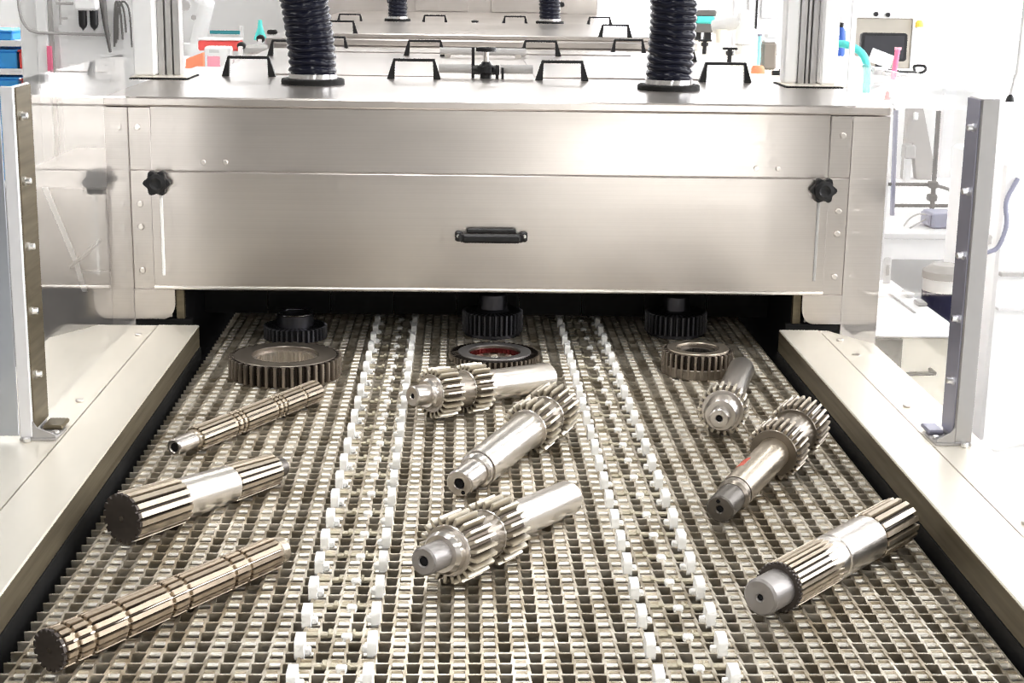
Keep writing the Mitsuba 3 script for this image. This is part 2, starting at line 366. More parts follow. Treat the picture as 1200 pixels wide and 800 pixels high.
# flap
D = W + '__front_flap'
part(D, cat(box(-.588, .588, YF - .020, YF - .0165, .118, .320, .0008), box(-.588, .588, YF - .020, YF, .3175, .3205, .0008),
            box(-.588, -.585, YF - .018, YF, .12, .32), box(.585, .588, YF - .018, YF, .12, .32)), 'brushed_steel', label='wide steel front flap with a pull handle')
part(D + '__bottom_edge', at(cyl(.0036, -.588, .588, 10), (0, YF - .019, .118), (1, 0, 0)), 'ground_steel', 40, label='bright rolled lower edge')
for s in (-1, 1):
    x = s * .5705
    part(D + '__slot', cat(box(x - .0026, x + .0026, YF - .0222, YF - .0198, .140, .288, .001)), 'white_plastic' if s < 0 else 'grey_paint', label='narrow upright slot')
    pts = []
    for a in np.arange(60) * 2 * np.pi / 60: r = .0205 + .0026 * math.cos(6 * a); pts.append((r * math.cos(a), r * math.sin(a)))
    knob = cat(at(prism(pts, .014), (s * .575, YF - .024, .303), (0, -1, 0)), at(lathe([(0, 0), (.018, 0), (.0165, .006), (.010, .008), (.007, .0055), (0, .0055)], 30), (s * .575, YF - .038, .303), (0, -1, 0)), at(cyl(.009, 0, .02, 16), (s * .575, YF - .018, .303), (0, -1, 0)))
    part(D + '__star_knob', knob, 'black_plastic', 40, label='black star-shaped clamping knob')
grip = [box(-.052, .050, YF - .046, YF - .036, .206, .222, .004), box(-.044, .042, YF - .036, YF - .030, .222, .230, .002)]
for s in (-1, 1):
    grip.append(box(s * .049 - .001, s * .063 - .001, YF - .030, YF - .020, .206, .224, .003)); grip.append(rod((s * .05 - .001, YF - .041, .214), (s * .052 - .001, YF - .022, .214), .007, 10))
part(D + '__pull_handle', cat(grip), 'black_plastic', 30, label='black pull handle')
for s in (-1, 1): part(D + '__handle_screw', at(cyl(.0035, 0, .002, 10), (s * .0575 - .001, YF - .0298, .2165), (0, -1, 0)), 'chrome')

def lift_handle(root, x, y, z, w=.11, h=.041, depth=.012, yaw=0.0):
    """black U-shaped handle with splayed feet, like those on the covers."""
    o = sg.Polygon([(-w / 2, 0), (-w / 2 + .013, h), (w / 2 - .013, h), (w / 2, 0), (w / 2 - .015, 0), (w / 2 - .0165, h - .0055), (-w / 2 + .0165, h - .0055), (-w / 2 + .015, 0)])
    m = prism(o, depth); V = np.array(m.vertices); m.vertices = np.column_stack([V[:, 0], V[:, 2] - depth / 2, V[:, 1]]); m.invert()
    m.apply_transform(trimesh.transformations.rotation_matrix(yaw, (0, 0, 1))); m.apply_translation((x, y, z))
    part(root + '__lifting_handle', m, 'black_plastic', label='black U-shaped lifting handle')
for x, y in ((-.49, 3.279), (-.152, 3.268), (.152, 3.276), (.492, 3.29), (-.49, 4.05), (-.150, 4.146), (.154, 4.225), (.49, 4.05)):
    lift_handle(W, x, y, .447)
# cover lids: low raised plates in which the handles sit
for y0, y1, x0, x1 in ((3.34, 4.0, -.46, -.10), (3.34, 4.0, .10, .46), (4.27, 4.42, -.40, .40)):
    part(W + '__cover_plate', box(x0, x1, y0, y1, .447, .450, .001), 'brushed_steel')

# module behind
W2 = 'washing_machine_001'
name(W2, 'second stainless washing module behind the first one, with black lifting handles on its white-lit cover', 'machine')
part(W2 + '__body', box(-.67, .69, 5.10, 8.44, -.55, .425), 'brushed_steel')
part(W2 + '__top_cover', box(-.675, .70, 5.08, 8.44, .425, .447, .003), 'brushed_steel')
part(W2 + '__lid_step', box(-.60, .62, 5.16, 6.36, .447, .462, .003), 'brushed_steel')
for x, y in ((-.162, 6.43), (.160, 6.46), (.505, 6.5), (-.50, 6.42)): lift_handle(W2, x, y, .447)
for x, y in ((.437, 5.07 + .05), (-.44, 5.12)): lift_handle(W2, x, y, .462)
part(W2 + '__end_box', box(-.76, .66, 8.45, 9.3, -.55, 1.5, .005), 'brushed_steel', label='taller steel box at the far end')
part(W2 + '__end_box_panel', box(-.30, -.02, 8.44, 8.452, .45, 1.4, .002), 'brushed_steel')
part(W2 + '__end_box_panel', box(.10, .50, 8.44, 8.452, .45, 1.4, .002), 'brushed_steel')
part(W2 + '__end_box_knob', at(cyl(.014, 0, .04, 14, .004), (-.43, 8.44, .50), (0, -1, 0)), 'black_plastic', 30)
part(W2 + '__end_box_knob', at(cyl(.014, 0, .04, 14, .004), (.47, 8.44, .495), (0, -1, 0)), 'black_plastic', 30)
for s in (-1, 1):
    for y in (5.2, 8.2): part(W2 + '__leg', box(s * .58, s * .64, y - .03, y + .03, FLOOR, -.55), 'brushed_steel')
lk = 'module_link'
part(lk + '__housing', box(-.62, .64, 4.455, 5.075, -.30, .40, .004), 'brushed_steel'); part(lk + '__cover_strip', box(-.55, .57, 4.50, 5.03, .40, .425, .004), 'steel')
for x, y in ((.437, 4.70), (-.43, 4.60)): lift_handle(lk, x, y, .425, h=.05)
part(lk + '__leg', box(-.05, .05, 4.7, 4.8, FLOOR, -.30), 'brushed_steel')
name(lk, 'low steel link housing between the two washing modules', 'machine')

# valves with their pipes on the cover
def valve(k, x, y, label, pipe, wz=.506, q=1.0):
    part(k + '__body', cat(at(lathe([(0, 0), (.012, 0), (.012, .008), (.020, .012), (.020, .024), (.012, .028), (.008, .034), (0, .034)], 20), (x, y, .447)), at(cyl(.010, -.028, .028, 14), (x, y, .464), (1, 0, 0))), 'black_plastic', 35)
    part(k + '__stem', at(cyl(.006, .03, wz - .447, 12), (x, y, .447)), 'steel', 30)
    hw = [at(lathe([(.015, -.004), (.021, -.004), (.021, .004), (.015, .004)], 20), (x, y, wz))] + [rod((x, y, wz), (x + .018 * math.cos(a), y + .018 * math.sin(a), wz), .004, 6) for a in np.arange(3) * 2.094]
    part(k + '__handwheel', cat(hw), 'black_plastic', 30, label='black handwheel')
    for s in (-1, 1):
        if pipe: part(k + '__pipe', at(cyl(.0095, 0, pipe, 14), (x + s * .03, y, .466), (s, 0, 0)), 'grey_paint', 30)
    for q in ((x - .03, x - .024, y - .004, y + .004, .447, .51), (x + .02, x + .026, y - .02, y - .012, .447, .475), (x + .032, x + .037, y - .02, y - .012, .447, .47)): part(k + '__bracket', box(*q), 'black_plastic')
    name(k, label, 'valve')
valve('shut_off_valve', -.004, 3.32, 'black handwheel valve between the two nearer middle handles, with a grey pipe', .068)
part('rear_pipe__pipe', at(cyl(.0095, -.11, .11, 14), (.0, 4.10, .4625), (1, 0, 0)), 'grey_paint', 30)
for x in (-.09, .09): part('rear_pipe__clip', box(x - .008, x + .008, 4.088, 4.112, .447, .456), 'steel')
name('rear_pipe', 'grey pipe lying across the rear of the first cover behind the handwheel valve', 'pipe')
part('far_valve__flange', cyl(.030, 0, .006, 20), 'black_plastic', 30, M=shift(.0, 6.55, .447)); part('far_valve__knob', lathe([(0, 0), (.012, 0), (.016, .010), (0, .014)], 16), 'black_plastic', 30, M=shift(.0, 6.55, .453))
name('far_valve', 'small dark valve far back between two thin handles', 'valve')

# ------------------------------------------------------------------ exhaust hoses
def hose(k, pts, r, label, nring, rf):
    n, P = 44, np.array(pts, float)
    c = tube(P, r, n, 14); V = np.array(c.vertices); ns = (len(V) - 2) // n
    cen = V[:ns * n].reshape(ns, n, 3).mean(1)
    # resample densely along the centre line and wrinkle the fabric between the wire coils
    seg = np.r_[0, np.cumsum(np.linalg.norm(np.diff(cen, axis=0), axis=1))]; N = nring * 10
    s = np.linspace(0, seg[-1], N); cc = np.column_stack([np.interp(s, seg, cen[:, i]) for i in range(3)])
    tan = np.gradient(cc, axis=0); tan /= np.linalg.norm(tan, axis=1)[:, None]
    out, u = [], np.array([1., 0, 0]); rs = np.random.RandomState(len(k) * 13 + nring)
    from meshkit import fbm as mfbm
    for i in range(N):
        u = u - tan[i] * (u @ tan[i]); u /= np.linalg.norm(u); w = np.cross(tan[i], u)
        a = np.arange(n) * 2 * np.pi / n
        ph = i / 10 + a / (2 * np.pi)
        q = np.column_stack([np.cos(a) * 2.4, np.sin(a) * 2.4, np.full(n, i / 10 * .55)])
        w2 = mfbm(q + rs.randint(1), 3, seed=nring) - .5
        wob = np.abs(np.sin(np.pi * (ph + 0.55 * w2)))
        rr = r * (1.01 - .11 * (1 - wob) ** 1.4 - .06 * (mfbm(q * 2.2, 2, seed=3) - .5) + .03 * w2)
        out.append(cc[i] + rr[:, None] * (np.cos(a)[:, None] * u + np.sin(a)[:, None] * w))
    V = np.vstack(out); F = []
    for i in range(N - 1):
        for j in range(n):
            a, b = i * n + j, i * n + (j + 1) % n; F += [(a, b, b + n), (a, b + n, a + n)]
    part(k + '__duct', trimesh.Trimesh(V, np.array(F), process=False), 'hose_black', True)
    b = P[0]
    part(k + '__clamp_band', at(lathe([(r * .97, -.014), (r * 1.035, -.014), (r * 1.035, .004), (r * .97, .004)], 40), b), 'chrome', 30, label='shiny clamp band')
    part(k + '__base_flange', at(lathe([(r * .9, -.012), (r * .9, -.0015), (rf - .002, -.0015), (rf, -.004), (rf, -.012)][::-1], 44), b - np.array([0, 0, .004]) + 0), 'rubber', 30, label='black base flange')
    name(k, label, 'hose')
hose('exhaust_hose', [(-.342, 3.09, .463), (-.345, 3.09, .52), (-.352, 3.082, .58), (-.366, 3.07, .66), (-.384, 3.05, .75), (-.40, 3.03, .9), (-.41, 3.0, 1.1)], .0455, 'black ribbed flexible duct rising from the left of the machine cover', 46, .061)
hose('exhaust_hose_001', [(.345, 3.06, .463), (.347, 3.06, .52), (.349, 3.055, .58), (.345, 3.05, .66), (.336, 3.04, .75), (.33, 3.03, .9), (.33, 3.0, 1.1)], .0445, 'black ribbed flexible duct rising from the right of the machine cover', 46, .060)
hose('exhaust_hose_002', [(-.328, 6.88, .463), (-.328, 6.88, .55), (-.329, 6.88, .65), (-.331, 6.88, .8), (-.331, 6.88, 1.1)], .041, 'far black duct on the rear module, left of centre', 40, .056)
hose('exhaust_hose_003', [(.322, 6.84, .463), (.319, 6.84, .55), (.315, 6.84, .65), (.312, 6.84, .8), (.31, 6.84, 1.1)], .045, 'far black duct on the rear module, right of centre', 40, .060)

# ------------------------------------------------------------------ columns standing on the cover
for s, k in ((-1, 'support_column'), (1, 'support_column_001')):
    xa, xb = (.618, .661) if s < 0 else (.628, .665)
    y = 3.235
    prof = [box(s * xa, s * (xa + .012), y - .022, y + .022, .452, 3.38), box(s * (xb - .012), s * xb, y - .022, y + .022, .452, 3.38), box(s * xa, s * xb, y - .006, y + .022, .452, 3.38), box(s * (xa + .016), s * (xb - .016), y - .02, y, .452, 3.38)]
    part(k + '__profile', cat(prof), 'grey_paint' if s < 0 else 'alu', label='slotted metal profile')
    part(k + '__cover', box(s * (xb + .001), s * (.705 if s < 0 else .700), y - .055, y + .03, .452, 3.38, .004), 'white_paint', label='white cover strip')
    if s > 0: part(k + '__inner_cover', box(.598, .627, y - .02, y + .02, .452, 3.38, .004), 'white_paint')
    part(k + '__base_gasket', box(s * .592, s * .708, y - .085, y + .05, .447, .4495, .001), 'rubber', label='black gasket')
    part(k + '__base_plate', box(s * .595, s * .706, y - .082, y + .048, .4495, .452, .001), 'rail_steel')
    name(k, ('grey slotted column on the left of the machine cover' if s < 0 else 'white and grey column on the right of the machine cover'), 'column')

# ------------------------------------------------------------------ guards: posts and clear panes
for s, k in ((-1, 'side_guard'), (1, 'side_guard_001')):
    name(k, ('left guard: pale angle post with bolts and a clear pane up to the machine' if s < 0 else 'right guard: angle post coloured darker for its shaded faces, and a clear pane'), 'guard')
    xi, xo, yb = (.6165, .633, 2.083) if s < 0 else (.611, .634, 2.062)
    ang = cat(box(s * xi, s * xo, 2.008, 2.0115, .058, .516, .0012), box(s * xi, s * (xi + .0035), 2.0115, yb, .058, .516, .0008))
    part(k + '__angle', ang, 'alu_light' if s < 0 else 'alu')  # right post gets a darker metal to paint its backlit face
    part(k + '__shaded_inner_face', box(s * (xi - .002), s * (xi - .0002), 2.014, yb + .001, .066, .514), 'olive_metal' if s < 0 else 'alu_dark', label='inner side coloured dark for its shade')  # overlay paints the shade on the inward side of the post
    foot = [(s * .586, 2.006), (s * xo, 2.006), (s * xo, 2.09), (s * .605, 2.09), (s * .584, 2.055)]
    fm = prism(foot, .003); fm.apply_translation((0, 0, .0545))
    part(k + '__foot', fm, 'alu')
    gus = prism([(s * xi, .0576), (s * xi, .080), (s * (xi - .006), .071), (s * .588, .062), (s * .586, .0576)], .003); V = np.array(gus.vertices); gus.vertices = np.column_stack([V[:, 0], 2.0085 + V[:, 2], V[:, 1]]); gus.fix_normals()
    part(k + '__gusset', gus, 'alu')
    part(k + '__gusset', box(s * .586, s * (xi - .003), 2.045, 2.084, .0577, .064, .002), 'olive_metal' if s < 0 else 'alu_dark')
    for z in (.478, .395, .31, .225, .14): part(k + '__bolt', cat(at(cyl(.0045, 0, .010, 10, .001), (s * (xi - .002), 2.026, z), (-s, 0, 0)), at(cyl(.006, 0, .003, 6), (s * (xi - .002), 2.026, z), (-s, 0, 0))), 'chrome', 30)
    part(k + '__bolt', at(cyl(.005, 0, .006, 10, .001), (s * .622, 2.0, .0545), (0, 0, 1)), 'chrome', 30); part(k + '__bolt', at(cyl(.005, 0, .004, 10, .001), (s * .592, 2.03, .0573), (0, 0, 1)), 'chrome', 30)
    part(k + '__pane', box(s * .627, s * .631, 2.088, 2.726, .058, .520), 'plexi' if s < 0 else 'clear_film', label='clear plastic pane')
part('side_guard__side_sheet', box(-1.02, -.634, 2.008, 2.011, .06, .512, .0008), 'blue_steel', label='bluish grey side sheet')

# ------------------------------------------------------------------ the shafts
def shaft(k, A, Bp, label, items, cat='shaft', roll=0.0):
    """items: (part name, mesh about z from the front end A, material, smooth, label)"""
    A, Bp = np.array(A), np.array(Bp)
    M = frame(Bp - A); M[:3, 3] = A
    Rz = np.eye(4); Rz[:2, :2] = [[math.cos(roll), -math.sin(roll)], [math.sin(roll), math.cos(roll)]]
    M = M @ Rz
    for nm, mesh, mat, sm, lb in items:
        m = mesh.copy(); m.apply_transform(M); part(f'{k}__{nm}', m, mat, sm, lb)
    name(k, label, cat)
def bored_end(r, z1, hole=.004, c=.002, depth=.010):
    """front stub with a centre bore, from z = 0 to z1"""
    return lathe([(0, depth), (hole * .8, depth), (hole, .0015), (hole + .0012, 0), (r - c, 0), (r, c), (r, z1), (0, z1)], 36)
def face_disc(r, hole=.003):
    return lathe([(0, .003), (hole, .003), (hole, -.0006), (r, -.0006), (r, .0004), (0, .004)], 36)

def spline_items(cuts, r, n, s0=1.0, slope=0.0, rr=.86, gap=.0022, mat='spline_tan'):
    out = []
    for a, b in zip(cuts[:-1], cuts[1:]):
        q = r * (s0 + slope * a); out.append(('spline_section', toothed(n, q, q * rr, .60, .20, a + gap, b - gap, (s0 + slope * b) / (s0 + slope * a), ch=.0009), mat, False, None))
    return out
# S1: slim splined shaft, rear left
shaft('splined_shaft', (-.4486, 2.0953, .0181), (-.2805, 2.4003, .0181), 'slim tan splined shaft with a bright stub end, before the large ring gear',
      [('core', lathe([(0, .0), (.0145, 0), (.0145, .348), (0, .348)][:0] or [(0, .040), (.0125, .040), (.0143, .043), (.0143, .346), (0, .346)], 32), 'machined_tan', 30, None),
       ('stub', bored_end(.0122, .042, .0065, .002, .014), 'steel', 30, 'bright bored stub end'), ('bore', cyl(.006, .002, .010, 18), 'dark_inside', False, None)]  # black plug paints the dark inside the bore
      + spline_items([.045, .127, .139, .149, .227, .239, .249, .302, .348], .0181, 16, rr=.79, gap=.0018), roll=.1)
# S2: thick shaft with a smooth middle
shaft('splined_shaft_001', (-.4512, 1.7702, .0312), (-.2892, 2.0061, .0205), 'thick splined shaft with a black end face and bright middle, beside the left rail',
      [('core', lathe([(0, .003), (.0238, .003), (.0230, .088), (.0262, .0905), (.0240, .182), (.0195, .1845), (.0165, .266), (0, .266)], 40), 'ground_steel', 30, 'bright smooth middle'),
       ('end_face', toothed(18, .0305, .0262, .62, .20, -.001, .003), 'dark_face', False, 'black toothed end face'),
       ('centre_hole', at(cyl(.0032, -.0013, .0005, 14)), 'steel', 30, None),
       ('spline_section', toothed(18, .0305, .0248, .62, .20, .003, .090, .95, ch=.0008), 'spline_tan', False, None),
       ('spline_section', toothed(18, .0242, .0196, .62, .20, .183, .266, .88, ch=.001), 'spline_tan', False, None),
       ('stub', lathe([(0, .26), (.013, .26), (.013, .285), (.011, .287), (0, .287)], 28), 'dark_gear', 30, 'dark stub end')], roll=.05)
# S3: long splined shaft, front left
shaft('splined_shaft_002', (-.4482, 1.4208, .0222), (-.2577, 1.7027, .0192), 'long brown splined shaft with ring grooves in the near left corner of the belt',
      [('core', lathe([(0, .003), (.0172, .003), (.0150, .325), (.0172, .328), (.0155, .340), (.008, .342), (0, .342)], 36), 'machined_tan', 30, None),
       ('end_face', toothed(16, .0218, .0180, .60, .20, -.001, .0028), 'dark_face', False, 'dark brown toothed end face'),
       ('centre_hole', at(cyl(.0028, -.0013, .0005, 12)), 'ring_steel', 30, None)]
      + spline_items([.003, .020, .042, .087, .150, .175, .246, .271, .327], .0218, 16, 1.0, -.42, rr=.79, mat='spline_brown'), roll=.12)
def gear_shaft(k, A, Bp, label, stub, collar, gears, shaft_r, shaft_z, mats=('grey_face', 'steel', 'ground_steel'), roll=0., gmat='gear_steel', deep=.775, extra=()):
    it = [('bore', cyl((stub[2] if len(stub) > 2 else .004) * .92, .0016, .006, 18), 'dark_inside', False, None), ('stub', bored_end(stub[0], stub[1], stub[2] if len(stub) > 2 else .004), mats[0], 30, 'bored stub end')]  # near-black plug stands in for the shade in the bore
    if collar: it.append(('collar', lathe([(0, collar[1]), (collar[0] * .86, collar[1]), (collar[0], collar[1] + (collar[2] - collar[1]) * .35), (collar[0], collar[2]), (0, collar[2])], 40), mats[1], 30, None))
    for z0, z1, rt, n in gears:
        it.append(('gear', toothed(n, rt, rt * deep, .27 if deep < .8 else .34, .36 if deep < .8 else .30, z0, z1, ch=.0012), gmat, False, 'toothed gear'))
        it.append(('gear_hub', lathe([(0, z0 - .0012), (rt * (deep - .035), z0 - .0012), (rt * (deep - .01), z0 + .0004), (rt * (deep - .01), z1 - .0004), (rt * (deep - .035), z1 + .0012), (0, z1 + .0012)], 40), mats[1], 30, None))
    zz0, zz1 = gears[0][0], gears[-1][1]
    it.append(('neck', cyl(gears[0][2] * .74, zz0, zz1, 36), 'ring_steel', 30, None))
    a, b = shaft_z
    it.append(('plain_section', lathe([(0, a), (shaft_r, a), (shaft_r, b - .006), (shaft_r * .97, b - .0055), (shaft_r * .97, b - .003), (shaft_r * .86, b), (0, b)], 48), mats[2], 30, 'smooth ground shank'))
    it += list(extra)
    shaft(k, A, Bp, label, it, 'gear shaft', roll)
gear_shaft('gear_shaft', (-.1256, 2.2804, .0435), (.0892, 2.4756, .0233), 'double-gear shaft with a long bright shank, in front of the flat ring gear',
           (.0155, .034), (.0235, .026, .0375), [(.038, .075, .0388, 22), (.106, .141, .0388, 22)], .0245, (.138, .291), ('steel', 'steel', 'ground_steel'), .1)
gear_shaft('gear_shaft_001', (-.0543, 1.9333, .0218), (.093, 2.2453, .0415), 'gear shaft in mid-belt with its smooth shank in front and its gears behind',
           (.0185, .050, .0065), (.0235, .047, .0575), [(.226, .261, .0388, 21), (.292, .335, .0388, 21)], .0255, (.0585, .235), ('steel', 'steel', 'ground_steel'), .05,
           extra=[('hole_shade_disc', at(cyl(.0028, -.0006, .002, 12), (-.006, -.011, 0)), 'dark_inside', False, None), ('rear_stub', cyl(.016, .33, .3457, 28, .002), 'steel', 30, None)])  # dark disc on the face paints the shade of a small hole
gear_shaft('gear_shaft_002', (-.0929, 1.6002, .0445), (.0834, 1.8827, .0215), 'large double-gear shaft nearest the viewer on the middle lane of the belt',
           (.0160, .036, .0055), (.0245, .034, .0485), [(.050, .095, .0388, 21), (.129, .170, .0388, 21)], .0222, (.165, .334), ('grey_face', 'steel', 'ground_steel'), .0)
gear_shaft('gear_shaft_003', (.32, 2.1735, .0418), (.4205, 2.557, .0193), 'single-gear shaft pointing at the viewer, in front of the small ring gear',
           (.0145, .036, .0045), (.0255, .022, .056), [(.056, .098, .0372, 22)], .0215, (.10, .397), ('steel', 'steel', 'ground_steel'), .0, deep=.85,
           extra=[('shoulder', lathe([(0, .098), (.030, .098), (.030, .118), (.026, .122), (0, .122)], 40), 'steel', 30, None)])
gear_shaft('gear_shaft_004', (.2686, 1.8422, .0203), (.4456, 2.1531, .0531), 'brownish gear shaft with a red mark on its shank, beside the right rail',
           (.0180, .044, .0045), (.0215, .042, .056), [(.205, .242, .0394, 26), (.292, .335, .0394, 26)], .0218, (.058, .215), ('dark_gear', 'ring_steel', 'machined_tan'), .1, gmat='gear_brown', deep=.85,
           extra=[('hole_shade_disc', at(cyl(.0026, -.0006, .002, 12), (.003, .0105, 0)), 'dark_inside', False, None), ('rear_stub', cyl(.016, .33, .36, 28, .002), 'steel', 30, None)])  # small hole drawn as a dark disc for its shade
# red marking on that shank: a short band section proud of the surface
_A, _B = np.array((.2686, 1.8422, .0203)), np.array((.4456, 2.1531, .0531)); _M = frame(_B - _A); _M[:3, 3] = _A
_mk = []
for _k in range(10):
    a0, a1 = .55 + _k * .08, .55 + (_k + 1) * .08
    _mk.append([[.0219 * math.cos(a), .0219 * math.sin(a), z] for a in (a0, a1) for z in (.098, .128)])
_V = np.array(_mk).reshape(-1, 3); _F = []
for _k in range(10): _F += [(4 * _k, 4 * _k + 1, 4 * _k + 3), (4 * _k, 4 * _k + 3, 4 * _k + 2)]
_m = trimesh.Trimesh(_V, np.array(_F), process=False); _m.apply_transform(_M); part('gear_shaft_004__red_mark', _m, 'red_mark', label='red paint mark')
# S9
shaft('splined_shaft_003', (.2625, 1.542, .0278), (.4741, 1.7804, .0290), 'thick splined shaft with a grey stub end in the near right of the belt',
      [('stub', bored_end(.0205, .040, .0035, .0025), 'grey_face', 30, 'plain grey stub end'), ('bore', cyl(.0032, .0014, .006, 16), 'dark_inside', False, None),  # black plug gives the bore its deep shade by colour
       ('core', lathe([(0, .040), (.0225, .040), (.0230, .118), (.0272, .136), (.0272, .148), (.0255, .149), (.0255, .1535), (.0272, .1545), (.0272, .238), (.0222, .240), (.0215, .318), (0, .318)], 44), 'ground_steel', 30, 'bright smooth middle'),
       ('spline_disc', toothed(32, .0276, .0250, .4, .34, .0385, .0425), 'dark_face', False, 'dark toothed shoulder'),
       ('spline_section', toothed(26, .0274, .0232, .58, .20, .0425, .136, ch=.0006), 'spline_tan', False, None),
       ('spline_section', toothed(16, .0290, .0222, .52, .24, .239, .3187, ch=.001), 'spline_tan', False, 'coarse deep splines')], roll=.03)

# ------------------------------------------------------------------ ring gears and hub gears
def gear_thing(k, x, y, label, items, cat='gear'):
    for nm, mesh, mat, sm, lb in items: part(f'{k}__{nm}', at(mesh, (x, y, .0004)), mat, sm, lb)
    name(k, label, cat)
ringy = lambda ro, ri, z0, z1, c=.001: lathe([(ri, z0), (ro, z0), (ro, z1 - c), (ro - c, z1), (ri + c, z1), (ri, z1 - c)], 56)
gear_thing('ring_gear', -.347, 2.574, 'large dark ring gear with a bright toothed bore, at the left rear of the belt',
           [('toothed_ring', tooth_ring(42, .0945, .0875, .056, .0335), 'ring_teeth', False, None), ('rim', ringy(.086, .056, .0335, .0345), 'ring_steel', 30, None),
            ('bore_ring', tooth_ring(60, .0565, .0563, .047, .027, 40, .0495), 'ground_steel', False, 'bright toothed bore')])
gear_thing('ring_gear_001', .007, 2.695, 'thin flat ring gear with red glints coloured into its bore, behind the middle gear shafts',
           [('toothed_ring', tooth_ring(52, .0805, .0755, .0445, .011), 'ring_teeth', False, None), ('raised_ring', ringy(.0645, .046, .011, .0135), 'grey_face', 30, None),
            ('bore_ring', tooth_ring(60, .0447, .0446, .039, .008, 30, .041), 'red_glint', False, 'toothed bore coloured with red glints')])  # red glints put into the bore colour
gear_thing('ring_gear_002', .353, 2.609, 'small thick ring gear with a bright raised rim, at the right rear of the belt',
           [('base', ringy(.060, .024, 0, .016), 'ring_steel', 30, None), ('toothed_ring', tooth_ring(32, .0611, .0552, .030, .040), 'ring_teeth', False, None),
            ('raised_rim', ringy(.0535, .036, .040, .043, .0012), 'machined_tan', 30, 'bright raised rim'), ('bore_ring', tooth_ring(40, .0302, .0301, .021, .036, 26, .0235), 'dark_gear', False, None)])
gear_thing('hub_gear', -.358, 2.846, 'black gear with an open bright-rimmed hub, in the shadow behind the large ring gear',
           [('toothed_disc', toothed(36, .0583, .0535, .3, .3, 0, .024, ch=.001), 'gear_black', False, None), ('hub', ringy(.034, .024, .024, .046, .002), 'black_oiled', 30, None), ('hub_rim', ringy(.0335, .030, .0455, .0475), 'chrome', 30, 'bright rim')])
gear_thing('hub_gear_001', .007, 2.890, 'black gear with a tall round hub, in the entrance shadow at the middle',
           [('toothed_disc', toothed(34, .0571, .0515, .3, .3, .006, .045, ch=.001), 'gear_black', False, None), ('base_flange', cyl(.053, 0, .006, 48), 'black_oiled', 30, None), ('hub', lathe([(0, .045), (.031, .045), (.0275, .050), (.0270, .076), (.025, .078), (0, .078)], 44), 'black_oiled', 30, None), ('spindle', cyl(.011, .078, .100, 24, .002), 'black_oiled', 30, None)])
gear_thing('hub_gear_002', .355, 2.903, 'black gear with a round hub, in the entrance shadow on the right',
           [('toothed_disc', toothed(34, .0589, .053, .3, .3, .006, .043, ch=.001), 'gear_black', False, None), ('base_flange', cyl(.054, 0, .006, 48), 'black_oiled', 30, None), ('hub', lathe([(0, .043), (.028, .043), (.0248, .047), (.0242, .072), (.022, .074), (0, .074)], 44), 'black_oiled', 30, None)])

# ------------------------------------------------------------------ background
def bg(k, label, cat, *items):
    for nm, mesh, mat, *sm in items: part(f'{k}__{nm}' if nm else k, mesh, mat, sm[0] if sm else False)
    name(k, label, cat)
def bars(nm, mat, *boxes): return [(nm, box(*b), mat) for b in boxes]

# left: storage rack with bins, control cabinet, side cabinet
rk = [(f'upright', box(x - .008, x + .008, y - .008, y + .008, FLOOR, .60), 'white_paint') for x in (-1.95, -1.408) for y in (5.03, 5.35)]
rk += bars('shelf', 'white_paint', (-1.97, -1.40, 5.02, 5.37, .325, .343), (-1.97, -1.40, 5.02, 5.37, .412, .430), (-1.97, -1.40, 5.02, 5.37, -.2, -.18))
bg('storage_rack', 'white storage rack at the left edge holding blue and red bins', 'rack', *rk)
def bin_(k, x0, x1, z0, z1, mat, label):
    o = box(x0, x1, 5.04, 5.28, z0, z1, .004)
    bg(k, label, 'bin', ('body', o, mat), ('rim', box(x0 - .003, x1 + .003, 5.035, 5.285, z1, z1 + .006, .002), mat))
bin_('storage_bin', -1.60, -1.445, .343, .395, 'blue', 'bright blue bin on the middle shelf of the white rack')
bin_('storage_bin_001', -1.438, -1.416, .343, .395, 'red', 'small red bin at the right end of the middle shelf of the white rack')
bin_('storage_bin_002', -1.60, -1.455, .430, .454, 'blue', 'blue bin on the upper shelf of the white rack')
bin_('storage_bin_003', -1.60, -1.443, -.18, .310, 'blue', 'tall blue bin on the lowest shelf of the white rack')
bin_('storage_bin_004', -1.436, -1.413, -.18, .306, 'red', 'narrow red bin on the lowest shelf of the white rack')

c = 'control_cabinet'
bg(c, 'white control cabinet with a filter unit and black cables, behind the left guard', 'cabinet',
   ('body', box(-1.30, -.955, 4.56, 4.95, FLOOR, 1.30, .006), 'white_paint'), ('door', box(-1.19, -.965, 4.55, 4.56, -.5, 1.28, .003), 'white_paint'),
   ('corner_profile', box(-1.248, -1.216, 4.535, 4.56, FLOOR, 1.30, .003), 'white_paint'), ('dark_joint', box(-1.215, -1.205, 4.545, 4.56, FLOOR, 1.30), 'grey_paint'))
part(c + '__red_strip', box(-1.219, -1.205, 4.525, 4.535, .36, .44, .002), 'pink_red', label='red strip')
part(c + '__filter_head', box(-1.128, -1.063, 4.48, 4.55, .540, .575, .006), 'white_paint')
for x in (-1.108, -1.077): part(c + '__filter_bowl', at(lathe([(0, -.056), (.004, -.050), (.009, -.046), (.0115, -.038), (.0115, 0), (0, 0)], 20), (x, 4.50, .540)), 'black_plastic', 30, label='dark filter bowl')
part(c + '__filter_pipe', cat(rod((-1.18, 4.50, .558), (-1.128, 4.50, .558), .004), rod((-1.17, 4.50, .518), (-1.15, 4.50, .518), .003), rod((-1.17, 4.5, .50), (-1.17, 4.5, .60), .003)), 'grey_paint')
part(c + '__conduit', tube([(-1.291, 4.53, .80), (-1.291, 4.53, .60), (-1.289, 4.53, .535), (-1.277, 4.53, .498), (-1.25, 4.53, .478), (-1.18, 4.53, .475), (-1.04, 4.53, .472)], .0042), 'grey_paint', 40, label='grey cable along the cabinet')
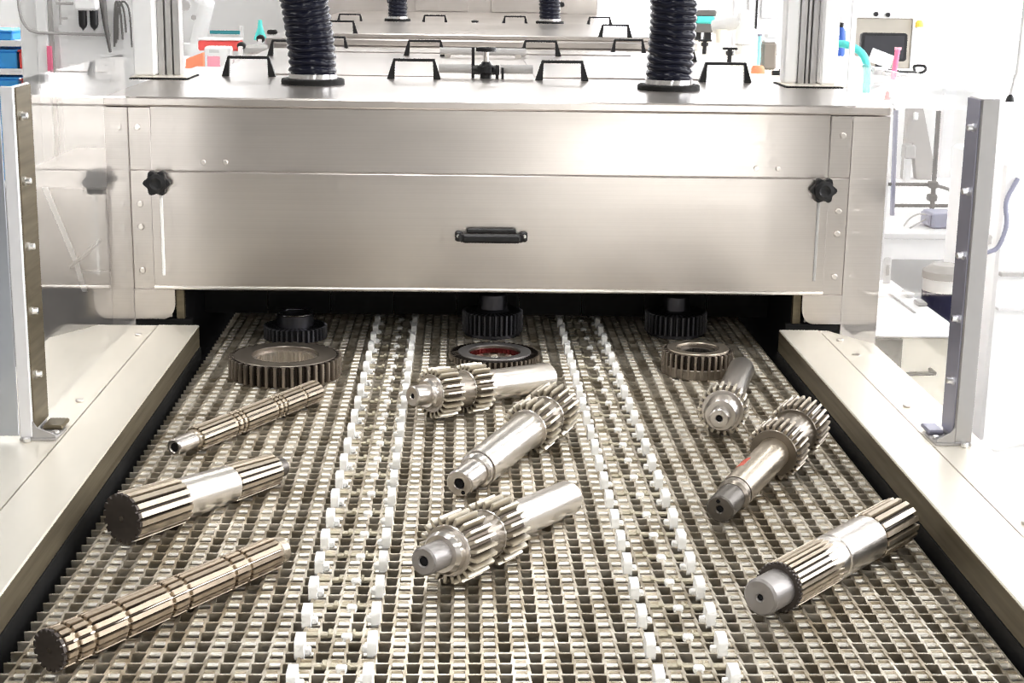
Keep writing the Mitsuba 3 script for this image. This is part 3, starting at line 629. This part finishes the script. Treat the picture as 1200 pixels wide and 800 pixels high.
part(c + '__cable_bundle', tube([(-1.058, 4.52, .80), (-1.056, 4.52, .6), (-1.052, 4.52, .52), (-1.046, 4.52, .47), (-1.040, 4.52, .425)], [.010, .010, .008, .006, .004]), 'dark_grey', 40, label='black cable bundle')
for i, (a, b2, d) in enumerate(((-1.03, -1.01, .46), (-1.025, -1.0, .48), (-1.02, -.985, .44))):
    part(c + '__cable', tube([(a, 4.53, .44 + .01 * i), (a + .004, 4.53, .53), ((a + b2) / 2, 4.53, .565), (b2, 4.53, .54), (b2 + .004, 4.53, d)], .0028), 'dark_grey', 40)

bg('side_cabinet', 'grey sheet cabinet with a sloped white edge, seen through the left guard pane', 'cabinet',
   ('body', box(-1.05, -.80, 3.35, 4.1, FLOOR, .205, .004), 'mid_grey'),
   ('edge_strip', at(prism([(-.938, .206), (-.930, .206), (-.872, .045), (-.858, -.01), (-.866, -.01), (-.880, .045)], .006), (0, 3.345, 0), None), 'white_paint'))
_d = scene.pop('side_cabinet__edge_strip')
_m = prism([(-.940, .205), (-.929, .205), (-.872, .045), (-.856, -.02), (-.866, -.02), (-.882, .045)], .006); _V = np.array(_m.vertices); _m.vertices = np.column_stack([_V[:, 0], 3.342 + _V[:, 2], _V[:, 1]]); _m.invert()
part('side_cabinet__edge_strip', _m, 'white_paint', label='sloped white edge')
part('side_cabinet__tie_bar', rod((-.888, 3.335, .035), (-.82, 3.335, .095), .004), 'grey_paint', 40)
part('side_cabinet__door_seam', box(-.87, -.802, 3.343, 3.35, .020, .026), 'grey_paint')

# left middle: bench with a red tool case, a labelled box, clamps and a robot
bg('assembly_bench', 'white assembly bench behind the left of the machine', 'bench', ('top', box(-1.70, -.84, 6.1, 7.66, .215, .245, .004), 'white_paint'),
   *[('leg', box(x - .03, x + .03, y - .03, y + .03, FLOOR, .215), 'white_paint') for x in (-1.65, -.9) for y in (6.16, 7.58)])
wd = prism([(-1.21, .246), (-1.135, .246), (-1.135, .312), (-1.205, .285)], .12); _V = np.array(wd.vertices); wd.vertices = np.column_stack([_V[:, 0], 6.72 + _V[:, 2], _V[:, 1]]); wd.invert()
bg('red_tool', 'orange-red wedge-shaped tool on the white bench at the left', 'tool', ('body', wd, 'orange', False), ('foot', box(-1.22, -1.13, 6.74, 6.84, .2452, .25), 'white_paint'))
bg('tool_case', 'long red tool case on a stand at the back of the white bench', 'tool case', ('body', box(-1.20, -1.02, 7.0, 7.12, .305, .348, .006), 'red'), ('lid', box(-1.20, -1.02, 6.995, 7.12, .349, .358, .003), 'white_paint'), ('stand', box(-1.16, -1.06, 7.02, 7.10, .245, .305), 'white_paint'))
bg('white_box', 'white box with a pink label on the bench at the left', 'box', ('body', box(-1.11, -1.005, 6.6, 6.69, .245, .342, .006), 'white_paint'))
part('white_box__label_patch', box(-1.098, -1.047, 6.597, 6.6, .257, .304), 'pink', label='pink label'); part('white_box__marks', box(-1.09, -1.05, 6.597, 6.6, .318, .330), 'light_grey')
bg('tray', 'grey tray lying at the front of the left white bench', 'tray', ('plate', box(-1.13, -.96, 6.14, 6.5, .245, .268, .004), 'light_grey'))
bg('tray_001', 'grey tray raised at the rear of the left white bench', 'tray', ('plate', box(-1.02, -.87, 6.95, 7.25, .298, .322, .004), 'grey_paint'), ('support', box(-.99, -.90, 7.0, 7.2, .245, .298), 'white_paint'))
bg('clamp_knob', 'black clamp beside the red tool case', 'clamp', ('knob', at(cyl(.017, 0, .04, 16, .004), (-1.005, 6.93, .33), (0, 1, 0)), 'black_plastic', 30), ('foot', box(-1.013, -.997, 6.90, 6.945, .245, .33), 'white_paint'))
bg('clamp_knob_001', 'black clamp under the turquoise cone on the left bench', 'clamp', ('knob', at(cyl(.018, 0, .04, 16, .004), (-.968, 7.3, .345), (0, 1, 0)), 'black_plastic', 30), ('foot', box(-.976, -.960, 7.28, 7.33, .245, .345), 'white_paint'))
bg('clamp_knob_002', 'flat black clamp right of the turquoise cone', 'clamp', ('knob', box(-.934, -.889, 7.27, 7.31, .367, .387, .006), 'black_plastic'), ('foot', box(-.917, -.907, 7.28, 7.30, .245, .367), 'white_paint'))
bg('funnel', 'turquoise cone on the left bench', 'funnel', ('cone', at(lathe([(0, 0), (.032, 0), (.012, .055), (.008, .09), (0, .09)], 24), (-.985, 7.45, .335)), 'teal', 30), ('foot', box(-1.0, -.97, 7.43, 7.47, .245, .335), 'white_paint'))
bg('bench_rail', 'dark teal rail at the back of the left bench', 'rail', ('bar', box(-1.241, -1.096, 7.6, 7.62, .352, .368, .002), 'teal_dark'), ('post', box(-1.10, -1.085, 7.6, 7.62, .245, .39), 'light_grey'), ('post', box(-1.235, -1.22, 7.6, 7.62, .245, .352), 'light_grey'))
bg('robot_arm', 'white robot arm with dark joints standing at the left column', 'robot', ('base', at(cyl(.07, FLOOR, .30, 24), (-1.33, 7.75, 0)), 'white_paint', 30),
   ('lower_arm', rod((-1.33, 7.75, .28), (-1.25, 7.6, .50), .036, 16), 'white_paint', 30), ('upper_arm', rod((-1.25, 7.6, .50), (-1.36, 7.5, .62), .034, 16), 'white_paint', 30),
   ('joint', at(cyl(.025, 0, .02, 16), (-1.33, 7.47, .485), (0, -1, 0)), 'grey_paint', 30), ('joint', at(cyl(.012, 0, .01, 12), (-1.30, 7.52, .43), (0, -1, 0)), 'grey_paint', 30))
bg('utility_cabinet', 'tall white cabinet against the far wall at the left', 'cabinet', ('body', box(-1.75, -.80, 9.2, 9.8, FLOOR, 1.4, .01), 'white_paint'), ('door_gap', box(-.90, -.885, 9.19, 9.2, FLOOR, 1.4), 'light_grey'))

# right middle: bench with a robot, clamp, tanks
bg('service_bench', 'cream-white service bench behind the right of the machine', 'bench', ('top', box(.815, 1.14, 4.78, 6.75, .335, .362, .004), 'cream_paint'), ('cabinet', box(.84, 1.12, 4.85, 6.7, FLOOR, .335), 'white_paint'))
bg('gripper', 'grey and turquoise gripper on the right bench beside the black duct', 'gripper', ('top_bar', box(.886, .978, 6.48, 6.54, .497, .521, .005), 'dark_grey'), ('turquoise_band', box(.896, .972, 6.475, 6.545, .468, .497, .006), 'teal'),
   ('body', box(.890, .966, 6.48, 6.54, .432, .468, .003), 'dark_grey'), ('jaw', box(.898, .920, 6.49, 6.53, .400, .432), 'black_plastic'), ('jaw', box(.935, .960, 6.49, 6.53, .400, .432), 'black_plastic'), ('foot', box(.90, .96, 6.48, 6.55, .362, .400), 'cream_paint'))
bg('robot_arm_001', 'white robot arm with a grey joint ring on the right bench', 'robot', ('column', at(lathe([(0, .362), (.034, .362), (.033, .50), (.026, .52), (.012, .53), (0, .53)], 28), (1.045, 6.2, 0)), 'white_paint', 30),
   ('joint_ring', at(lathe([(.030, .396), (.0345, .396), (.0345, .402), (.030, .402)], 28), (1.045, 6.2, 0)), 'grey_paint', 30), ('lower_column', at(cyl(.0342, .362, .396, 28), (1.045, 6.2, 0)), 'light_grey', 30),
   ('forearm', rod((1.03, 6.2, .485), (.93, 6.25, .462), .026, 18), 'light_grey', 30), ('wrist', at(cyl(.022, 0, .05, 18), (.955, 6.2, .405), (0, 0, 1)), 'cream_paint', 30))
def tap(k, x, y, z, label):
    bg(k, label, 'tap', ('lever', box(x - .026, x + .026, y - .008, y + .008, z + .018, z + .026, .003), 'black_plastic'), ('stem', at(cyl(.008, z - .03, z + .02, 12), (x, y, 0)), 'black_plastic', 30), ('nut', at(cyl(.014, z, z + .014, 6), (x, y, 0)), 'black_plastic'))
tap('lever_tap', .884, 6.15, .392, 'small black lever tap nearest the right black duct')
tap('lever_tap_001', .873, 5.5, .392, 'black lever tap between the right lifting handle and the white robot arm')
bg('pump_block', 'grey brown block on the right bench left of the column', 'pump', ('body', box(.931, .977, 5.2, 5.26, .362, .449, .006), 'brown_grey'), ('cap', box(.935, .974, 5.205, 5.255, .449, .462, .003), 'white_paint'), ('top_unit', box(.945, .985, 5.22, 5.26, .462, .478, .003), 'light_grey'))
bg('level_tube', 'light blue tube beside the grey block', 'tube', ('tube', at(cyl(.006, .362, .470, 14), (.919, 5.2, 0)), 'cyan', 30), ('cap', at(cyl(.008, .470, .476, 14), (.919, 5.2, 0)), 'purple_grey', 30))
bg('orange_puck', 'orange cap on the right bench', 'cap', ('body', at(lathe([(0, 0), (.021, 0), (.021, .016), (.016, .024), (0, .024)], 24), (.880, 5.0, .362)), 'orange', 30), ('rim', at(cyl(.0225, .0, .004, 24), (.880, 5.0, .362)), 'orange', 30))
bg('fitting_block', 'dark pipe fittings lying on the right bench next to the column', 'fitting', ('body', box(.925, .985, 4.86, 4.90, .3625, .385, .005), 'black_plastic'), ('pipe', rod((.90, 4.87, .372), (.94, 4.87, .372), .007), 'black_plastic', 40), ('switch', box(.982, .998, 5.0, 5.03, .3625, .392, .002), 'grey_paint'), ('switch', box(.982, .998, 5.0, 5.03, .394, .412, .002), 'grey_paint'))
bg('white_machine', 'white machine housing behind the right column with dark door joints', 'machine', ('body', box(1.30, 1.68, 8.0, 8.7, FLOOR, 1.2, .01), 'white_paint'), ('joint', box(1.372, 1.382, 7.992, 8.0, .44, 1.2), 'grey_paint'), ('joint', box(1.416, 1.424, 7.992, 8.0, .40, 1.2), 'black_plastic'), ('panel', box(1.44, 1.64, 7.985, 8.0, .45, 1.1, .004), 'light_grey'))
bg('tank', 'small white tank right of the machine cover', 'tank', ('body', box(1.02, 1.185, 4.5, 4.765, FLOOR, .312, .008), 'white_paint'), ('lid', box(1.015, 1.19, 4.495, 4.77, .312, .318, .002), 'white_paint'))
bg('marker_cone', 'small red cone on the white tank', 'cone', ('cone', at(lathe([(0, 0), (.009, 0), (.004, .026), (0, .028)], 18), (1.168, 4.52, .319)), 'red', 30), ('foot', box(1.155, 1.181, 4.507, 4.533, .318, .321), 'white_paint'))
bg('turquoise_hose', 'turquoise hose arching behind the right column', 'hose', ('hose', tube([(.96, 4.72, .35), (.985, 4.7, .43), (1.03, 4.65, .468), (1.067, 4.62, .470), (1.101, 4.6, .452), (1.120, 4.6, .423), (1.126, 4.6, .38), (1.126, 4.6, .32)], .011, 14), 'teal', 40), ('collar', at(cyl(.014, .318, .335, 16), (1.126, 4.6, 0)), 'white_paint', 30))
bg('thin_post', 'thin white post right of the column on the machine cover', 'post', ('post', box(1.035, 1.049, 4.455, 4.469, FLOOR, 1.6), 'white_paint'), ('foot', box(1.00, 1.08, 4.42, 4.49, FLOOR, FLOOR + .01), 'white_paint'))
bg('spray_bottle', 'blue bottle with a dark cap behind the turquoise hose', 'bottle', ('body', at(lathe([(0, 0), (.018, 0), (.019, .06), (.017, .085), (.008, .098), (0, .098)], 22), (1.255, 5.5, .395)), 'navy', 30), ('cap', at(cyl(.009, .493, .508, 14), (1.255, 5.5, 0)), 'black_plastic', 30), ('nozzle', at(cyl(.006, .508, .53, 10), (1.255, 5.5, 0)), 'light_grey', 30))
bg('small_cabinet', 'small white cabinet carrying the blue bottle', 'cabinet', ('body', box(1.16, 1.31, 5.38, 5.7, FLOOR, .39, .006), 'white_paint'), ('top', box(1.155, 1.315, 5.375, 5.705, .39, .395, .002), 'white_paint'))

# right: desk with a screen
bg('work_desk', 'white desk with clutter at the upper right', 'desk', ('top', box(1.62, 2.35, 6.62, 7.62, .215, .240, .004), 'white_paint'), *[('leg', box(x - .025, x + .025, y - .025, y + .025, FLOOR, .215), 'white_paint') for x in (1.68, 2.29) for y in (6.68, 7.56)])
bg('back_panel', 'beige panel standing behind the dark screen', 'panel', ('sheet', box(1.795, 2.075, 7.52, 7.545, .240, .473, .004), 'beige'), ('top_rail', box(1.79, 2.12, 7.51, 7.56, .473, .50, .004), 'white_paint'), ('sensor', at(cyl(.011, 0, .012, 12), (1.893, 7.505, .492), (0, -1, 0)), 'black_plastic', 30), ('sensor', at(cyl(.011, 0, .012, 12), (1.950, 7.505, .490), (0, -1, 0)), 'black_plastic', 30), ('side_strip', box(2.076, 2.10, 7.51, 7.55, .24, .473), 'white_paint'))
_fr = sg.box(1.782, .285, 1.995, .412).buffer(0).buffer(-.014).buffer(.014); scr = prism(_fr, .03); _V = np.array(scr.vertices); scr.vertices = np.column_stack([_V[:, 0], 7.3 + _V[:, 2], _V[:, 1]]); scr.invert()
bg('monitor', 'dark monitor in front of the beige panel', 'monitor', ('frame', scr, 'black_plastic', 30), ('screen', box(1.796, 1.981, 7.297, 7.2995, .297, .400), 'screen_dark'), ('stand', box(1.86, 1.92, 7.305, 7.33, .24, .29), 'black_plastic'), ('foot', box(1.82, 1.96, 7.24, 7.36, .2402, .246, .002), 'black_plastic'))
pp = box(-.052, .052, -.003, .003, -.030, .030); pp.apply_transform(trimesh.transformations.rotation_matrix(.33, (0, 1, 0)))
bg('paper_card', 'tilted white card leaning before the monitor', 'card', ('sheet', at(pp, (1.800, 7.0, .312)), 'white_paint'), ('holder', box(1.77, 1.83, 6.99, 7.02, .24, .275), 'light_grey'))
bg('pink_tube', 'upright pink-red tube on the desk', 'tube', ('body', rod((1.777, 6.7, .241), (1.788, 6.7, .364), .0113, 14), 'pink_red', 30), ('cap', at(cyl(.0145, 0, .010, 14), (1.789, 6.7, .364)), 'pink', 30))
bg('signal_lamp', 'yellow lamp at the top corner of the beige panel', 'lamp', ('dome', at(lathe([(0, 0), (.018, 0), (.018, .018), (.010, .028), (0, .028)], 18), (2.096, 7.53, .501)), 'yellow', 30), ('socket', at(cyl(.020, .500, .503, 18), (2.096, 7.53, 0)), 'yellow', 30))
scene['signal_lamp__dome']['to_world'] = T4().translate([0, -.055, -.063]); scene['signal_lamp__socket']['to_world'] = T4().translate([0, -.055, -.063])
part('signal_lamp__arm', box(2.085, 2.107, 7.465, 7.515, .430, .4385), 'white_paint')
bg('keyboard', 'dark clutter of a keyboard and cable on the desk', 'keyboard', ('body', box(1.80, 1.95, 6.9, 6.98, .2402, .256, .004), 'grey_paint'), ('keys', box(1.81, 1.94, 6.91, 6.97, .256, .262, .002), 'black_plastic'), ('cable', tube([(1.95, 6.95, .25), (1.99, 6.97, .262), (2.0, 7.02, .28), (1.98, 7.1, .275), (2.01, 7.2, .25)], .006), 'rubber', 40))

# right: test table with a tube frame and a leaning stand
bg('test_table', 'white table with a grey front edge behind the right guard', 'table', ('top', box(1.32, 2.1, 5.1, 6.57, -.180, -.160, .003), 'light_grey'), ('apron', box(1.34, 2.08, 5.12, 5.14, -.25, -.18), 'white_paint'), ('shelf', box(1.36, 2.06, 5.16, 6.5, -.40, -.385), 'light_grey'),
   *[('leg', box(x - .025, x + .025, y - .025, y + .025, FLOOR, -.18), 'light_grey') for x in (1.36, 2.06) for y in (5.15, 6.52)])
fr = [((1.480, 5.5, -.16), (1.467, 5.5, .21)), ((1.622, 5.5, -.16), (1.618, 5.5, .21)), ((1.455, 5.5, -.049), (1.622, 5.5, -.049)), ((1.622, 5.5, -.049), (1.80, 5.6, -.105)), ((1.485, 5.5, -.125), (1.80, 5.5, -.123)), ((1.467, 5.5, .19), (1.50, 5.7, .235)), ((1.80, 5.6, -.16), (1.80, 5.6, .2))]
bg('tube_frame', 'grey tube frame standing on the table behind the right guard', 'frame', *[('tube', rod(a, b2, .0085 if i < 2 else .006, 12), 'alu_dark' if i < 1 else 'dark_grey', 30) for i, (a, b2) in enumerate(fr)],
   *[('joint', box(1.618 - .016, 1.618 + .016, 5.485, 5.515, z - .012, z + .012, .004), 'dark_grey') for z in (-.049, -.095)])
es = prism([(1.797, .135), (1.858, .135), (1.918, -.086), (1.912, -.159), (1.853, -.159), (1.824, .0), (1.810, -.159), (1.795, -.159)], .05); _V = np.array(es.vertices); es.vertices = np.column_stack([_V[:, 0], 6.5 + _V[:, 2], _V[:, 1]]); es.invert()
bg('leaning_stand', 'grey A-shaped stand inside the tube frame', 'stand', ('body', es, 'mid_grey'), ('clip', box(1.818, 1.836, 6.488, 6.5, .09, .12), 'white_paint'))
bg('grey_box', 'small grey box left of the A-shaped stand', 'box', ('body', box(1.738, 1.782, 6.3, 6.36, -.05, .004, .004), 'grey_paint'), ('foot', box(1.75, 1.77, 6.31, 6.35, -.16, -.05), 'light_grey'))
bg('drive_unit', 'blue-grey box with short leads on the table behind the right guard', 'motor', ('body', box(1.534, 1.66, 5.2, 5.32, -.159, -.108, .005), 'purple_grey'), ('end_cap', box(1.526, 1.534, 5.21, 5.31, -.154, -.114, .003), 'alu_dark'), ('lead', tube([(1.53, 5.25, -.12), (1.50, 5.24, -.115), (1.47, 5.24, -.13), (1.45, 5.24, -.157)], .003), 'grey_paint', 40), ('lead', tube([(1.53, 5.26, -.135), (1.50, 5.22, -.14), (1.46, 5.2, -.157)], .003), 'grey_paint', 40))

# right: tank beside the machine, bin, enclosure
bg('side_tank', 'pale side tank with a dark opening between the machine and the right post', 'tank', ('body', box(.70, .975, 3.08, 3.66, FLOOR, -.045, .004), 'cream_paint'), ('lid', box(.698, .978, 3.075, 3.665, -.045, -.040, .002), 'white_paint'),
   ('opening', box(.775, .842, 3.070, 3.08, -.16, -.047, .001), 'charcoal'), ('lid_seam', box(.925, .930, 3.29, 3.5, -.040, -.037), 'grey_paint'), ('lid_clip', box(.955, .97, 3.45, 3.50, -.040, -.030, .002), 'light_grey'), ('lid_clip', box(.955, .975, 3.36, 3.40, -.040, -.031, .002), 'grey_paint'))
part('side_tank__bracket', box(.945, .962, 3.62, 3.626, -.040, .022, .002), 'light_grey', label='grey bracket plate'); part('side_tank__bracket_hole', box(.950, .957, 3.617, 3.62, -.02, .005), 'grey_paint')
part('side_tank__handle', cat(rod((.825, 3.05, -.115), (.905, 3.05, -.112), .0045), rod((.905, 3.05, -.112), (.905, 3.08, -.112), .0045), box(.815, .832, 3.04, 3.08, -.125, -.105, .003)), 'charcoal', 40, label='grey handle bar')
bg('waste_bin', 'dark blue bin with a grey lid beside the right post', 'bin', ('body', at(lathe([(0, FLOOR), (.040, FLOOR), (.055, -.102), (0, -.102)], 28), (1.168, 3.86, 0)), 'bin_navy', 30), ('band', at(cyl(.054, -.102, -.070, 28), (1.168, 3.86, 0)), 'white_paint', 30), ('lid', at(lathe([(0, -.070), (.057, -.070), (.057, -.052), (.035, -.036), (0, -.034)], 28), (1.168, 3.86, 0)), 'grey_paint', 30))
bg('white_enclosure', 'white enclosure right of the right post with a hanging grey cable', 'enclosure', ('body', box(1.36, 2.4, 4.05, 4.5, FLOOR, .20, .008), 'white_paint'), ('rail', box(1.37, 1.56, 4.03, 4.05, -.098, -.088), 'grey_paint'), ('rail', box(1.37, 1.60, 4.03, 4.05, -.19, -.182), 'light_grey'), ('plug', box(1.30, 1.335, 4.02, 4.05, -.012, .012, .003), 'grey_paint'),
   ('cable', tube([(1.395, 4.04, .16), (1.368, 4.035, .10), (1.372, 4.03, .04), (1.357, 4.03, -.016), (1.335, 4.03, -.032), (1.31, 4.03, -.034)], .006), 'purple_grey', 40))
bg('drain_pipe', 'white plastic pipe with a bend beside the right rail', 'pipe', ('pipe', tube([(.80, 2.52, -.30), (.80, 2.52, -.13), (.815, 2.5, -.100), (.85, 2.5, -.095), (.90, 2.5, -.085), (1.10, 2.5, -.08)], .011, 14), 'white_plastic', 40), ('coupling', at(cyl(.018, 0, .05, 18, .002), (.90, 2.5, -.085), (1, 0, 0)), 'white_plastic', 30), ('stand', box(1.02, 1.06, 2.47, 2.53, FLOOR, -.092), 'light_grey'))
bg('hanging_plug', 'black plug hanging on a thin cable at the upper right', 'plug', ('cable', tube([(1.715, 5.0, CEIL), (1.713, 5.0, 1.0), (1.708, 5.0, .44), (1.700, 5.0, .36), (1.692, 5.0, .305)], .004), 'grey_paint', 40), ('plug', at(lathe([(0, 0), (.014, 0), (.012, .010), (.005, .022), (0, .022)], 14), (1.692, 5.0, .284)), 'black_plastic', 30))
